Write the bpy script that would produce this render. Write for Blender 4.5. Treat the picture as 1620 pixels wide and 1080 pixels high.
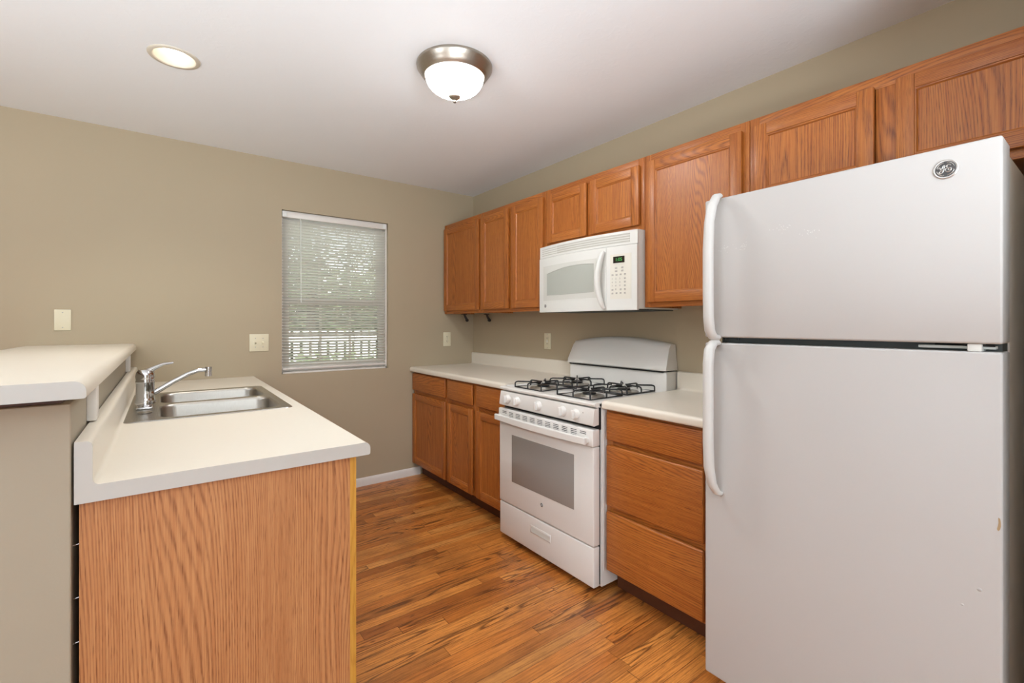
import bpy, bmesh, math, random
from mathutils import Vector, Matrix
random.seed(7)
PI = math.pi
sc = bpy.context.scene
COL = sc.collection
for o in list(bpy.data.objects): bpy.data.objects.remove(o)

# ------------------------------------------------------------------ camera
cam_d = bpy.data.cameras.new('camera'); cam = bpy.data.objects.new('camera', cam_d); COL.objects.link(cam)
cam.location = (-2.279, -3.629, 1.278)
cam.rotation_euler = (PI/2, 0, -math.radians(36.885))
cam_d.sensor_width = 36; cam_d.lens = 36*734.12/1620
cam_d.shift_y = -(511.33-540)/1620*-1
cam_d.clip_start = 0.02; cam_d.clip_end = 200
sc.camera = cam

# ------------------------------------------------------------------ exposure
sc.view_settings.view_transform = 'Standard'; sc.view_settings.look = 'None'
sc.view_settings.gamma = 1; sc.view_settings.use_curve_mapping = False
sc.view_settings.exposure = 0.0

# ------------------------------------------------------------------ world (sky)
w = bpy.data.worlds.new('world'); sc.world = w; w.use_nodes = True
nt = w.node_tree; nt.nodes.clear()
sky = nt.nodes.new('ShaderNodeTexSky'); sky.sky_type = 'NISHITA'
sky.sun_disc = False; sky.sun_elevation = math.radians(38); sky.sun_rotation = math.radians(200); sky.dust_density = 3; sky.air_density = 1.2
hsv = nt.nodes.new('ShaderNodeHueSaturation'); hsv.inputs['Saturation'].default_value = 0.35
bg = nt.nodes.new('ShaderNodeBackground'); bg.inputs[1].default_value = 1.15
out = nt.nodes.new('ShaderNodeOutputWorld')
nt.links.new(sky.outputs[0], hsv.inputs['Color']); nt.links.new(hsv.outputs[0], bg.inputs[0]); nt.links.new(bg.outputs[0], out.inputs[0])

def S(r, g, b):                                   # display sRGB 0-255 -> linear
    f = lambda c: (c/255/12.92) if c/255 <= .04045 else ((c/255+.055)/1.055)**2.4
    return (f(r), f(g), f(b), 1)

# unseen area lights added as fill behind and left of the camera
def area(name, loc, rot, sx, sy, power, col):
    l = bpy.data.lights.new(name, 'AREA'); l.shape = 'RECTANGLE'; l.size = sx; l.size_y = sy; l.energy = power; l.color = col
    o = bpy.data.objects.new(name, l); o.location = loc; o.rotation_euler = rot; COL.objects.link(o); return o
LW = area('area_fill_rear', (-2.6, -6.42, 1.40), (PI/2, 0, 0), 2.3, 1.5, 60, (.80, .93, 1.06))
LL = area('area_fill_left', (-5.42, -3.6, 1.35), (PI/2, 0, -PI/2), 2.2, 1.5, 33, (.82, .94, 1.05))
def lamp(name, loc, power, r, col=(1, .93, .82)):
    l = bpy.data.lights.new(name, 'POINT'); l.energy = power; l.shadow_soft_size = r; l.color = col
    o = bpy.data.objects.new(name, l); o.location = loc; COL.objects.link(o); return o
# two unseen uplights added to brighten the ceiling
area('ceiling_fill_rear', (-1.7, -4.5, 1.25), (PI, 0, 0), .5, .5, 62, (.87, .96, 1.04))
area('ceiling_fill_left', (-4.3, -2.6, 1.25), (PI, 0, 0), .5, .5, 64, (.87, .96, 1.04))
DOME_EMIT = 80.0; CAN_EMIT = 4.0
# added unseen spot near the camera, aimed up to bounce light off the ceiling
fl_ = bpy.data.lights.new('ceiling_fill_spot', 'SPOT'); fl_.energy = 74; fl_.spot_size = math.radians(104); fl_.spot_blend = .8; fl_.shadow_soft_size = .06; fl_.color = (.80, .94, 1.04)
fo_ = bpy.data.objects.new('ceiling_fill_spot', fl_); fo_.location = (-2.35, -3.45, 1.35); COL.objects.link(fo_)
fo_.rotation_euler = Vector((.24, .85, 1)).to_track_quat('-Z', 'Y').to_euler()

# ------------------------------------------------------------------ materials
def newmat(name):
    m = bpy.data.materials.new(name); m.use_nodes = True
    t = m.node_tree; t.nodes.clear()
    o = t.nodes.new('ShaderNodeOutputMaterial'); p = t.nodes.new('ShaderNodeBsdfPrincipled')
    t.links.new(p.outputs[0], o.inputs[0]); return m, t, p, o
class N:                                          # small node helper
    def __init__(s, t): s.t = t
    def n(s, ty, **k):
        x = s.t.nodes.new(ty)
        for a, b in k.items(): setattr(x, a, b)
        return x
    def put(s, sock, v):
        if isinstance(v, bpy.types.NodeSocket): s.t.links.new(v, sock)
        else: sock.default_value = v
    def m(s, op, a, b=0.0, c=None):
        x = s.n('ShaderNodeMath', operation=op); s.put(x.inputs[0], a); s.put(x.inputs[1], b)
        if c is not None: s.put(x.inputs[2], c)
        return x.outputs[0]
    def xyz(s, a, b, c):
        x = s.n('ShaderNodeCombineXYZ'); s.put(x.inputs[0], a); s.put(x.inputs[1], b); s.put(x.inputs[2], c); return x.outputs[0]
    def noise(s, vec, scale, detail=2, rough=.5, dist=0):
        x = s.n('ShaderNodeTexNoise'); s.put(x.inputs['Vector'], vec); x.inputs['Scale'].default_value = scale
        x.inputs['Detail'].default_value = detail; x.inputs['Roughness'].default_value = rough; x.inputs['Distortion'].default_value = dist
        return x.outputs[0]
    def white(s, v):
        x = s.n('ShaderNodeTexWhiteNoise', noise_dimensions='1D'); s.put(x.inputs['W'], v); return x.outputs[0]
    def ramp(s, v, a, b, lo=0.0, hi=1.0):
        x = s.n('ShaderNodeMapRange'); s.put(x.inputs[0], v); x.inputs[1].default_value = a; x.inputs[2].default_value = b
        x.inputs[3].default_value = lo; x.inputs[4].default_value = hi; return x.outputs[0]
    def mix(s, f, a, b, mode='MIX'):
        x = s.n('ShaderNodeMix', data_type='RGBA', blend_type=mode); s.put(x.inputs[0], f); s.put(x.inputs[6], a); s.put(x.inputs[7], b); return x.outputs[2]
    def bump(s, h, strength, dist):
        x = s.n('ShaderNodeBump'); x.inputs['Strength'].default_value = strength; x.inputs['Distance'].default_value = dist; s.put(x.inputs['Height'], h); return x.outputs[0]

def plain(name, col, rough=.5, metal=0, spec=.5, coat=0, noise=0.0, nscale=40, bump=0.0, bscale=200):
    m, t, p, o = newmat(name); n = N(t)
    tc = n.n('ShaderNodeTexCoord').outputs['Object']
    if noise:
        f = n.noise(tc, nscale, 3)
        dark = tuple(c*(1-noise) for c in col[:3])+(1,)
        n.put(p.inputs['Base Color'], n.mix(f, col, dark))
    else: p.inputs['Base Color'].default_value = col
    p.inputs['Roughness'].default_value = rough; p.inputs['Metallic'].default_value = metal
    p.inputs['Specular IOR Level'].default_value = spec; p.inputs['Coat Weight'].default_value = coat; p.inputs['Coat Roughness'].default_value = .12
    if bump: n.put(p.inputs['Normal'], n.bump(n.noise(tc, bscale, 3), bump, .002))
    return m
def emis(name, col, st):
    m, t, p, o = newmat(name); p.inputs['Base Color'].default_value = col
    p.inputs['Emission Color'].default_value = col; p.inputs['Emission Strength'].default_value = st; return m

def oak(name, light, mid, dark, rough=.34, fig=1.0, pores=.5, tone=.25, figscale=1.0, coat=.25, along=.55):
    m, t, p, o = newmat(name); n = N(t)
    uv = n.n('ShaderNodeUVMap', uv_map='UVMap').outputs[0]
    sp = n.n('ShaderNodeSeparateXYZ'); n.put(sp.inputs[0], uv); u, v = sp.outputs[0], sp.outputs[1]
    cell = n.m('FLOOR', n.m('DIVIDE', u, 10)); r = n.white(cell); r2 = n.white(n.m('ADD', cell, 50.5))
    z = n.m('MULTIPLY', r, 37)
    lo = n.noise(n.xyz(n.m('MULTIPLY', u, 4.2*figscale), n.m('MULTIPLY', v, along), z), 1, 1, .4, .3)
    fine = n.noise(n.xyz(n.m('MULTIPLY', u, 40), n.m('MULTIPLY', v, 3), z), 1, 3)
    ph = n.m('ADD', n.m('ADD', n.m('MULTIPLY', lo, 300), n.m('MULTIPLY', u, 900)), n.m('MULTIPLY', fine, 9.0))
    band = n.m('MULTIPLY', n.m('ADD', n.m('SINE', ph), 1), .5); band = n.m('POWER', band, 2.2)
    streak = n.noise(n.xyz(n.m('MULTIPLY', u, 170), n.m('MULTIPLY', v, 3), z), 1, 5, .68)
    pore = n.noise(n.xyz(n.m('MULTIPLY', u, 600), n.m('MULTIPLY', v, 22), z), 1, 2, .6)
    pf = n.ramp(pore, .50, .68)
    c = n.mix(n.ramp(streak, .36, .64), light, mid)
    c = n.mix(n.m('MULTIPLY', n.m('MULTIPLY', band, fig*.75), n.ramp(streak, .25, .6, .45, 1)), c, dark)
    c = n.mix(n.m('MULTIPLY', pf, n.m('MULTIPLY', n.m('ADD', band, .25), pores)), c, dark)
    c2 = n.mix(n.m('MULTIPLY', r2, tone), c, n.mix(1.0, c, (.72, .55, .42, 1), 'MULTIPLY'))
    n.put(p.inputs['Base Color'], c2)
    n.put(p.inputs['Roughness'], n.ramp(streak, 0, 1, rough-.05, rough+.12))
    p.inputs['Coat Weight'].default_value = coat; p.inputs['Coat Roughness'].default_value = .22
    n.put(p.inputs['Normal'], n.bump(n.m('ADD', streak, n.m('MULTIPLY', pf, -.6)), .12, .0006))
    return m
M = {}
M['oak'] = oak('oak', S(192, 119, 50), S(168, 93, 33), S(96, 46, 18), rough=.40, fig=.6, pores=.75, coat=.05)
M['laminate_oak'] = oak('laminate_oak', S(198, 142, 92), S(182, 122, 74), S(132, 78, 44), rough=.45, fig=.7, pores=.9, tone=0, figscale=1.15, coat=0, along=.42)
M['raw_oak'] = oak('raw_oak', S(206, 158, 70), S(196, 140, 52), S(160, 105, 36), fig=.3, tone=0)
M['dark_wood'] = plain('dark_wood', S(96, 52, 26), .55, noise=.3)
M['wall'] = plain('wall_paint', S(177, 162, 136), .62, spec=.35, noise=.03, nscale=3, bump=.08, bscale=260)
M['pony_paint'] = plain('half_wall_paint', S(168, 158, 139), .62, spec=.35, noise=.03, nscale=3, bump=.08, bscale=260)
M['wall_trim'] = plain('white_trim', S(226, 220, 212), .45, noise=.03)
M['enamel'] = plain('white_enamel', S(226, 223, 217), .28, spec=.5, coat=.2, noise=.012, nscale=6)
M['fridge'] = plain('fridge_white', S(188, 185, 181), .38, spec=.4, noise=.015, nscale=5, bump=.03, bscale=900)
M['plastic'] = plain('white_plastic', S(222, 222, 216), .35, noise=.01, nscale=8)
M['handle'] = plain('handle_plastic', S(204, 202, 197), .36, noise=.01, nscale=8)
M['gasket'] = plain('grey_gasket', S(176, 174, 166), .6, noise=.05)
M['dkgrey'] = plain('dark_grey_gap', S(82, 86, 84), .6, noise=.1)
M['black'] = plain('black_enamel', S(26, 26, 27), .38, noise=.2, nscale=90)
M['void'] = plain('dark_gap', S(18, 17, 17), .8, noise=.1)
M['laminate'] = plain('cream_laminate', S(226, 217, 201), .33, spec=.45, noise=.03, nscale=55)
M['endcap_shaded'] = plain('laminate_shaded', S(192, 190, 183), .42, noise=.03, nscale=40)  # same laminate, greyed to paint in the weaker light on its ends
M['ivory'] = plain('ivory_plastic', S(222, 213, 184), .38, noise=.02)
M['ivory_dk'] = plain('ivory_slot', S(70, 62, 48), .6, noise=.1)
M['oven_glass'] = plain('oven_glass', S(150, 144, 138), .14, spec=.5, noise=.06, nscale=700)
M['mw_glass'] = plain('microwave_window', S(176, 179, 170), .18, noise=.05, nscale=900)
M['louver'] = plain('louver_shade', S(188, 186, 176), .5, noise=.02)  # darker tone paints the shadow rows into the vent louvers
M['can_trim'] = plain('downlight_trim', S(206, 197, 180), .5, noise=.02)
M['mw_recess'] = plain('microwave_recess', S(208, 208, 200), .35, noise=.01)
M['display'] = plain('display_black', S(36, 26, 20), .2, noise=.1)
M['green'] = emis('display_green', S(60, 150, 70), .55)
M['ink'] = plain('grey_ink', S(150, 146, 140), .6, noise=.05)
M['chip'] = plain('worn_primer', S(176, 150, 112), .7, noise=.25, nscale=200)
M['badge_dark'] = plain('badge_dark', S(58, 56, 55), .3, noise=.1)
M['chrome'] = plain('chrome', S(205, 205, 205), .09, metal=1, noise=.02)
M['badge_rim'] = plain('badge_silver', S(196, 194, 190), .3, metal=.7, noise=.03)
M['burner_metal'] = plain('burner_aluminium', S(176, 170, 160), .38, metal=.8, noise=.2, nscale=60)
M['bracket'] = plain('black_plastic', S(40, 33, 28), .45, noise=.1)

def brushed(name, col, rough, axis_scale, strength=.12):
    m, t, p, o = newmat(name); n = N(t)
    tc = n.n('ShaderNodeTexCoord').outputs['Object']; mp = n.n('ShaderNodeMapping'); n.put(mp.inputs[0], tc); mp.inputs['Scale'].default_value = axis_scale
    f = n.noise(mp.outputs[0], 1, 4, .7)
    n.put(p.inputs['Base Color'], n.mix(f, col, tuple(c*.82 for c in col[:3])+(1,)))
    p.inputs['Metallic'].default_value = 1; n.put(p.inputs['Roughness'], n.ramp(f, 0, 1, rough-.08, rough+.12))
    n.put(p.inputs['Normal'], n.bump(f, strength, .0005)); return m
M['steel'] = brushed('brushed_steel', S(176, 171, 162), .30, (260, 12, 60))
M['nickel'] = brushed('brushed_nickel', S(176, 168, 156), .34, (40, 40, 300))

# ceiling: knock-down texture
m, t, p, o = newmat('ceiling_paint'); n = N(t); tc = n.n('ShaderNodeTexCoord').outputs['Object']
p.inputs['Base Color'].default_value = S(236, 238, 240); p.inputs['Roughness'].default_value = .85
f = n.noise(tc, 22, 6, .62, .6); n.put(p.inputs['Normal'], n.bump(n.ramp(f, .50, .62), .14, .002)); M['ceiling'] = m

# floor: narrow strip oak running along X
m, t, p, o = newmat('strip_oak_floor'); n = N(t)
tc = n.n('ShaderNodeTexCoord').outputs['Object']; sp = n.n('ShaderNodeSeparateXYZ'); n.put(sp.inputs[0], tc); X, Y = sp.outputs[0], sp.outputs[1]
W = .0572
row = n.m('FLOOR', n.m('DIVIDE', Y, W)); fy = n.m('FRACT', n.m('DIVIDE', Y, W)); rr = n.white(row)
ln = n.m('ADD', .55, n.m('MULTIPLY', n.white(n.m('ADD', row, 77.3)), .75))
xx = n.m('DIVIDE', n.m('ADD', X, n.m('MULTIPLY', rr, 9)), ln); seg = n.m('FLOOR', xx); fx = n.m('FRACT', xx)
pid = n.m('ADD', n.m('MULTIPLY', row, 13.17), n.m('MULTIPLY', seg, 3.71)); r1 = n.white(pid); r2 = n.white(n.m('ADD', pid, .37)); r3 = n.white(n.m('ADD', pid, 5.9))
zz = n.m('MULTIPLY', r1, 91)
lo = n.noise(n.xyz(n.m('MULTIPLY', X, 1.5), n.m('MULTIPLY', Y, 15), zz), 1, 1, .5, .3)
fine = n.noise(n.xyz(n.m('MULTIPLY', X, 5), n.m('MULTIPLY', Y, 150), zz), 1, 6, .72)
pore = n.noise(n.xyz(n.m('MULTIPLY', X, 30), n.m('MULTIPLY', Y, 520), zz), 1, 2, .6)
band = n.m('POWER', n.m('MULTIPLY', n.m('ADD', n.m('SINE', n.m('ADD', n.m('MULTIPLY', lo, 66), n.m('MULTIPLY', fine, 7))), 1), .5), 3.0)
c = n.mix(n.ramp(r1, 0, 1), S(228, 150, 72), S(198, 118, 50))
c = n.mix(n.m('MULTIPLY', n.m('GREATER_THAN', r2, .80), .4), c, S(120, 62, 28))
c = n.mix(n.m('MULTIPLY', n.m('GREATER_THAN', r3, .86), .45), c, S(222, 160, 88))
c = n.mix(n.ramp(fine, .45, .64, 0, .66), c, S(112, 58, 24))
c = n.mix(n.m('MULTIPLY', band, n.m('ADD', .10, n.m('MULTIPLY', n.m('GREATER_THAN', n.m('FRACT', n.m('MULTIPLY', r2, 7.3)), .58), .65))), c, S(72, 38, 20))
c = n.mix(n.ramp(pore, .56, .7, 0, .35), c, S(80, 44, 22))
blot = n.noise(tc, 2.3, 4, .6); c = n.mix(n.ramp(blot, .48, .72, 0, .5), c, S(98, 60, 34))
knot = n.noise(n.xyz(n.m('MULTIPLY', X, 9), n.m('MULTIPLY', Y, 26), 3.3), 1, 1); c = n.mix(n.ramp(knot, .735, .80, 0, .8), c, S(52, 24, 14))
gy = n.m('MAXIMUM', n.m('LESS_THAN', fy, .016), n.m('GREATER_THAN', fy, .984)); gx = n.m('LESS_THAN', fx, .0022)
gap = n.m('MAXIMUM', gy, gx); c = n.mix(n.m('MULTIPLY', gap, .75), c, S(46, 26, 14))
n.put(p.inputs['Base Color'], c); n.put(p.inputs['Roughness'], n.ramp(fine, .2, .8, .26, .44)); p.inputs['Coat Weight'].default_value = .12; p.inputs['Coat Roughness'].default_value = .25
n.put(p.inputs['Normal'], n.bump(n.m('SUBTRACT', n.m('MULTIPLY', fine, .3), gap), .25, .0008)); M['floor'] = m

# translucent blind slats, alabaster glass dome, clear pane
m, t, p, o = newmat('blind_vinyl'); p.inputs['Base Color'].default_value = S(244, 242, 236); p.inputs['Roughness'].default_value = .4
tr = t.nodes.new('ShaderNodeBsdfTranslucent'); tr.inputs[0].default_value = S(232, 230, 220); mx = t.nodes.new('ShaderNodeMixShader'); mx.inputs[0].default_value = .5
nz = t.nodes.new('ShaderNodeTexNoise'); nz.inputs['Scale'].default_value = 30
t.links.new(p.outputs[0], mx.inputs[1]); t.links.new(tr.outputs[0], mx.inputs[2]); t.links.new(mx.outputs[0], o.inputs[0]); M['blind'] = m
m, t, p, o = newmat('alabaster_glass'); n = N(t); tc = n.n('ShaderNodeTexCoord').outputs['Object']
f = n.noise(tc, 14, 4, .6, 1.2); p.inputs['Base Color'].default_value = S(240, 235, 225); p.inputs['Roughness'].default_value = .3
sz = n.n('ShaderNodeSeparateXYZ'); n.put(sz.inputs[0], tc)     # rim glow turned down to lessen the halo on the ceiling
n.put(p.inputs['Emission Strength'], n.ramp(sz.outputs[2], -.085, -.132, DOME_EMIT*.07, DOME_EMIT*1.9))
n.put(p.inputs['Emission Color'], n.mix(f, (.93, .97, 1, 1), (.96, .96, .96, 1))); M['dome'] = m
M['bulb'] = emis('lit_bulb', (1, .96, .88, 1), CAN_EMIT)
m, t, p, o = newmat('window_glass'); t.nodes.remove(p)
gl = t.nodes.new('ShaderNodeBsdfGlossy'); gl.inputs['Roughness'].default_value = .02; tp = t.nodes.new('ShaderNodeBsdfTransparent'); tp.inputs[0].default_value = (.93, .95, .95, 1)
fr = t.nodes.new('ShaderNodeFresnel'); fr.inputs[0].default_value = 1.45; mx = t.nodes.new('ShaderNodeMixShader')
t.links.new(fr.outputs[0], mx.inputs[0]); t.links.new(tp.outputs[0], mx.inputs[1]); t.links.new(gl.outputs[0], mx.inputs[2]); t.links.new(mx.outputs[0], o.inputs[0]); M['glass'] = m
M['grass'] = plain('lawn_grass', S(96, 112, 70), .9, noise=.4, nscale=8)
M['bark'] = plain('tree_bark', S(92, 82, 72), .9, noise=.4, nscale=14)
M['leaf'] = plain('tree_leaves', S(112, 126, 88), .7, noise=.4, nscale=5)
M['fence'] = plain('white_vinyl_fence', S(236, 236, 232), .5, noise=.03)

# ------------------------------------------------------------------ mesh builder
MAPS = {'W': lambda p: Vector(p),
        'R': lambda p: Vector((-p[1], -p[0], p[2])),      # right wall: (u along wall from the corner, d out of the wall, z)
        'F': lambda p: Vector((p[0], -p[1], p[2])),       # far wall: (x, d into the room, z)
        'P': lambda p: Vector((-2.430+p[1], -p[0], p[2]))}  # peninsula cabinets facing the aisle
class MB:
    def __init__(s, frame='W'):
        s.f = MAPS[frame]; s.bm = bmesh.new(); s.uv = s.bm.loops.layers.uv.new('UVMap')
    def add(s, verts, faces, grain=2, off=None):
        if off is None: off = (random.randint(0, 400)*10+random.uniform(3, 6), random.uniform(0, 50))
        vs = [s.bm.verts.new(v) for v in verts]
        for f in faces:
            try: fc = s.bm.faces.new([vs[i] for i in f])
            except ValueError: continue
            fc.normal_update(); nn = fc.normal; ax = max(range(3), key=lambda i: abs(nn[i]))
            oth = [i for i in range(3) if i != ax]
            if grain in oth: v_ = grain; u_ = [i for i in oth if i != grain][0]
            else: u_, v_ = oth
            for l in fc.loops: l[s.uv].uv = (l.vert.co[u_]+off[0], l.vert.co[v_]+off[1])
        return s
    def box(s, a, b, grain=2, bev=0.0, seg=2, off=None):
        lo = [min(a[i], b[i]) for i in range(3)]; hi = [max(a[i], b[i]) for i in range(3)]
        t = bmesh.new(); bmesh.ops.create_cube(t, size=1)
        for v in t.verts: v.co = Vector([lo[i]+(v.co[i]+.5)*(hi[i]-lo[i]) for i in range(3)])
        if bev:
            bev = min(bev, min(hi[i]-lo[i] for i in range(3))*.45)
            bmesh.ops.bevel(t, geom=list(t.edges), offset=bev, segments=seg, affect='EDGES', profile=.5)
        t.verts.index_update()
        s.add([v.co.copy() for v in t.verts], [[v.index for v in f.verts] for f in t.faces], grain, off); t.free(); return s
    def prism(s, poly, ax, lo, hi, grain=2, off=None):      # poly: points over the two axes other than ax (in index order)
        oth = [i for i in range(3) if i != ax]; k = len(poly); V = []
        for e in (lo, hi):
            for q in poly:
                c = [0, 0, 0]; c[ax] = e; c[oth[0]] = q[0]; c[oth[1]] = q[1]; V.append(c)
        F = [[i, (i+1) % k, k+(i+1) % k, k+i] for i in range(k)]
        t = bmesh.new(); vs = [t.verts.new((q[0], q[1], 0)) for q in poly]; es = [t.edges.new((vs[i], vs[(i+1) % k])) for i in range(k)]
        t.verts.index_update(); r = bmesh.ops.triangle_fill(t, edges=es, use_beauty=True)
        t.verts.index_update(); tri = [[v.index for v in f.verts] for f in t.faces]; t.free()
        F += tri + [[i+k for i in reversed(f)] for f in tri]
        return s.add(V, F, grain, off)
    def tube(s, pts, r, n=8, close=False, cap=True, flat=1.0):
        pts = [Vector(p) for p in pts]; k = len(pts); rs = r if isinstance(r, (list, tuple)) else [r]*k; V = []; F = []
        prev = None
        for i, p in enumerate(pts):
            a = pts[(i-1) % k] if (i > 0 or close) else p; b = pts[(i+1) % k] if (i < k-1 or close) else p
            d = (b-a).normalized()
            if prev is None:
                up = Vector((0, 0, 1)) if abs(d.z) < .9 else Vector((1, 0, 0)); x = d.cross(up).normalized()
            else: x = (prev-d*prev.dot(d)).normalized()
            prev = x; y = d.cross(x)
            for j in range(n):
                an = 2*PI*j/n; V.append(p+x*math.cos(an)*rs[i]+y*math.sin(an)*rs[i]*flat)
        for i in range(k if close else k-1):
            for j in range(n):
                i2 = (i+1) % k; F.append([i*n+j, i*n+(j+1) % n, i2*n+(j+1) % n, i2*n+j])
        if cap and not close: F += [list(range(n))[::-1], [(k-1)*n+j for j in range(n)]]
        return s.add(V, F)
    def lathe(s, prof, c, n=40, ax=2, start=0):            # prof: (radius, height along ax)
        V = []; F = []; o = [i for i in range(3) if i != ax]; rows = []
        for r, h in prof:
            if r < 1e-6:
                q = list(c); q[ax] += h; V.append(q); rows.append([len(V)-1]*n)
            else:
                row = []
                for j in range(n):
                    a = 2*PI*j/n+start; q = list(c); q[ax] += h; q[o[0]] += r*math.cos(a); q[o[1]] += r*math.sin(a); V.append(q); row.append(len(V)-1)
                rows.append(row)
        for A, B in zip(rows, rows[1:]):
            for j in range(n):
                f = [A[j], A[(j+1) % n], B[(j+1) % n], B[j]]; g = []
                for i in f:
                    if i not in g: g.append(i)
                if len(g) > 2: F.append(g)
        return s.add(V, F)
    def strip(s, u0, u1, zb, zt, db, df, n=16):            # solid following curves: zb/zt/db/df functions of u (frame R/F)
        V = []; F = []
        for i in range(n+1):
            u = u0+(u1-u0)*i/n
            V += [(u, db(u), zb(u)), (u, df(u), zb(u)), (u, df(u), zt(u)), (u, db(u), zt(u))]
        for i in range(n):
            a = 4*i; b = a+4
            for k in range(4): F.append([a+k, a+(k+1) % 4, b+(k+1) % 4, b+k])
        F += [[3, 2, 1, 0], [4*n, 4*n+1, 4*n+2, 4*n+3]]
        return s.add(V, F)
    def build(s, name, mat, parent=None, base=None, smooth=35, **tags):
        for v in s.bm.verts: v.co = s.f(v.co)
        bmesh.ops.remove_doubles(s.bm, verts=s.bm.verts, dist=1e-6)
        bmesh.ops.recalc_face_normals(s.bm, faces=s.bm.faces)
        org = Vector(parent['_w']) if parent is not None else Vector(base or (0, 0, 0))
        for v in s.bm.verts: v.co -= org
        me = bpy.data.meshes.new(name); s.bm.to_mesh(me); s.bm.free()
        me.materials.append(M[mat] if isinstance(mat, str) else mat)
        if smooth:
            for q in me.polygons: q.use_smooth = True
            me.set_sharp_from_angle(angle=math.radians(smooth))
        o = bpy.data.objects.new(name, me); COL.objects.link(o); o['_w'] = list(org)
        if parent is not None: o.parent = parent
        else: o.location = org
        for k, v in tags.items(): o[k] = v
        return o
def thing(name, loc, label, cat, group=None):
    o = bpy.data.objects.new(name, None); o.empty_display_size = .05; COL.objects.link(o); o.location = loc; o['_w'] = list(loc)
    o['label'] = label; o['category'] = cat
    if group: o['group'] = group
    return o
def cyl(mb, c, r, h0, h1, ax=2, n=24): return mb.lathe([(0, h0), (r, h0), (r, h1), (0, h1)], c, n, ax)

H = 2.442; BX = -5.5; BY = -6.5
# ------------------------------------------------------------------ the room
MB().box((BX-.2, BY-.2, -.12), (.2, .14, 0)).build('floor', 'floor', kind='structure', smooth=0)
CAN = (-2.242, -1.118)
# ceiling slab with the hole of the recessed light
t = bmesh.new(); outer = [(BX-.2, BY-.2), (.2, BY-.2), (.2, .16), (BX-.2, .16)]; hole = [(CAN[0]+.078*math.cos(a*PI/20), CAN[1]+.078*math.sin(a*PI/20)) for a in range(40)]
ed = []
for lp in (outer, hole):
    vs = [t.verts.new((x, y, 0)) for x, y in lp]; ed += [t.edges.new((vs[i], vs[(i+1) % len(vs)])) for i in range(len(vs))]
bmesh.ops.triangle_fill(t, edges=ed, use_beauty=True); t.verts.index_update()
tri = [[v.index for v in f.verts] for f in t.faces]; P2 = [v.co.copy() for v in t.verts]; t.free()
k = len(P2); cm = MB(); F = tri+[[i+k for i in f] for f in tri]
for a, b in ((0, 4), (4, 44)):
    for i in range(a, b):
        j = a+(i-a+1) % (b-a); F.append([i, j, k+j, k+i])
cm.add([(q.x, q.y, H) for q in P2]+[(q.x, q.y, H+.16) for q in P2], F); cm.build('ceiling', 'ceiling', kind='structure', smooth=0)
# far wall with the window opening
wx0, wx1, wz0, wz1 = -1.606, -.818, .915, 2.090
MB().box((BX, 0, 0), (wx0, .14, H)).box((wx1, 0, 0), (.2, .14, H)).box((wx0, 0, 0), (wx1, .14, wz0)).box((wx0, 0, wz1), (wx1, .14, H)).build('wall_far', 'wall', kind='structure', smooth=0)
MB().box((0, BY, 0), (.14, 0, H)).build('wall_right', 'wall', kind='structure', smooth=0)
MB().box((-.78, -3.72, 0), (0, -3.60, H)).build('wall_partition', 'wall', kind='structure', smooth=0)
MB().box((BX-.14, BY, 0), (BX, .14, H)).build('wall_left', 'wall', kind='structure', smooth=0)
MB().box((BX, BY-.14, 0), (.14, BY, H)).build('wall_rear', 'wall', kind='structure', smooth=0)
def bboard(name, a, b, side):
    # profile: flat board with an ogee top, 83 mm high
    pr = [(0, 0), (.013, 0), (.013, .045), (.010, .056), (.004, .062), (0, .064)]
    if side == 'far': MB('F').prism([(d, z) for d, z in pr], 0, a, b).build(name, 'wall_trim', kind='structure')
bboard('baseboard_far', -1.83, -.535, 'far')
# pony wall carrying the bar top
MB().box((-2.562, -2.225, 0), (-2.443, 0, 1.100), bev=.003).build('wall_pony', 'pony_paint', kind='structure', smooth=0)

# ------------------------------------------------------------------ window_1 and what lies behind it
wy0, wy1 = .075, .125
fr = MB(); 
fr.box((wx0, .03, wz0), (wx0+.012, .13, wz1)).box((wx1-.012, .03, wz0), (wx1, .13, wz1)).box((wx0, .03, wz1-.012), (wx1, .13, wz1)).box((wx0, .03, wz0), (wx1, .13, wz0+.012))
a0, a1, b0, b1 = wx0+.012, wx1-.012, wz0+.012, wz1-.012
midz = 1.446
WF = fr.build('window_1', 'wall_trim', kind='structure')
def sash(z0, z1, y0, y1, rail0, rail1):
    m_ = MB(); m_.box((a0, y0, z0), (a0+.048, y1, z1), bev=.003).box((a1-.048, y0, z0), (a1, y1, z1), bev=.003).box((a0+.048, y0, z0), (a1-.048, y1, z0+rail0), bev=.003).box((a0+.048, y0, z1-rail1), (a1-.048, y1, z1), bev=.003)
    for i in (1, 2):
        x = a0+.048+(a1-a0-.096)*i/3; m_.box((x-.009, y0+.016, z0+rail0), (x+.009, y1-.012, z1-rail1))
    zz = (z0+rail0+z1-rail1)/2; m_.box((a0+.048, y0+.0165, zz-.009), (a1-.048, y1-.0125, zz+.009))
    s_ = m_.build('window_sash', 'wall_trim', WF)
    MB().box((a0+.044, y0+.018, z0+rail0-.004), (a1-.044, y0+.022, z1-rail1+.004)).build('pane', 'glass', s_, smooth=0)
sash(b0, midz+.02, .062, .094, .055, .045)
sash(midz-.02, b1, .096, .128, .045, .05)
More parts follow.
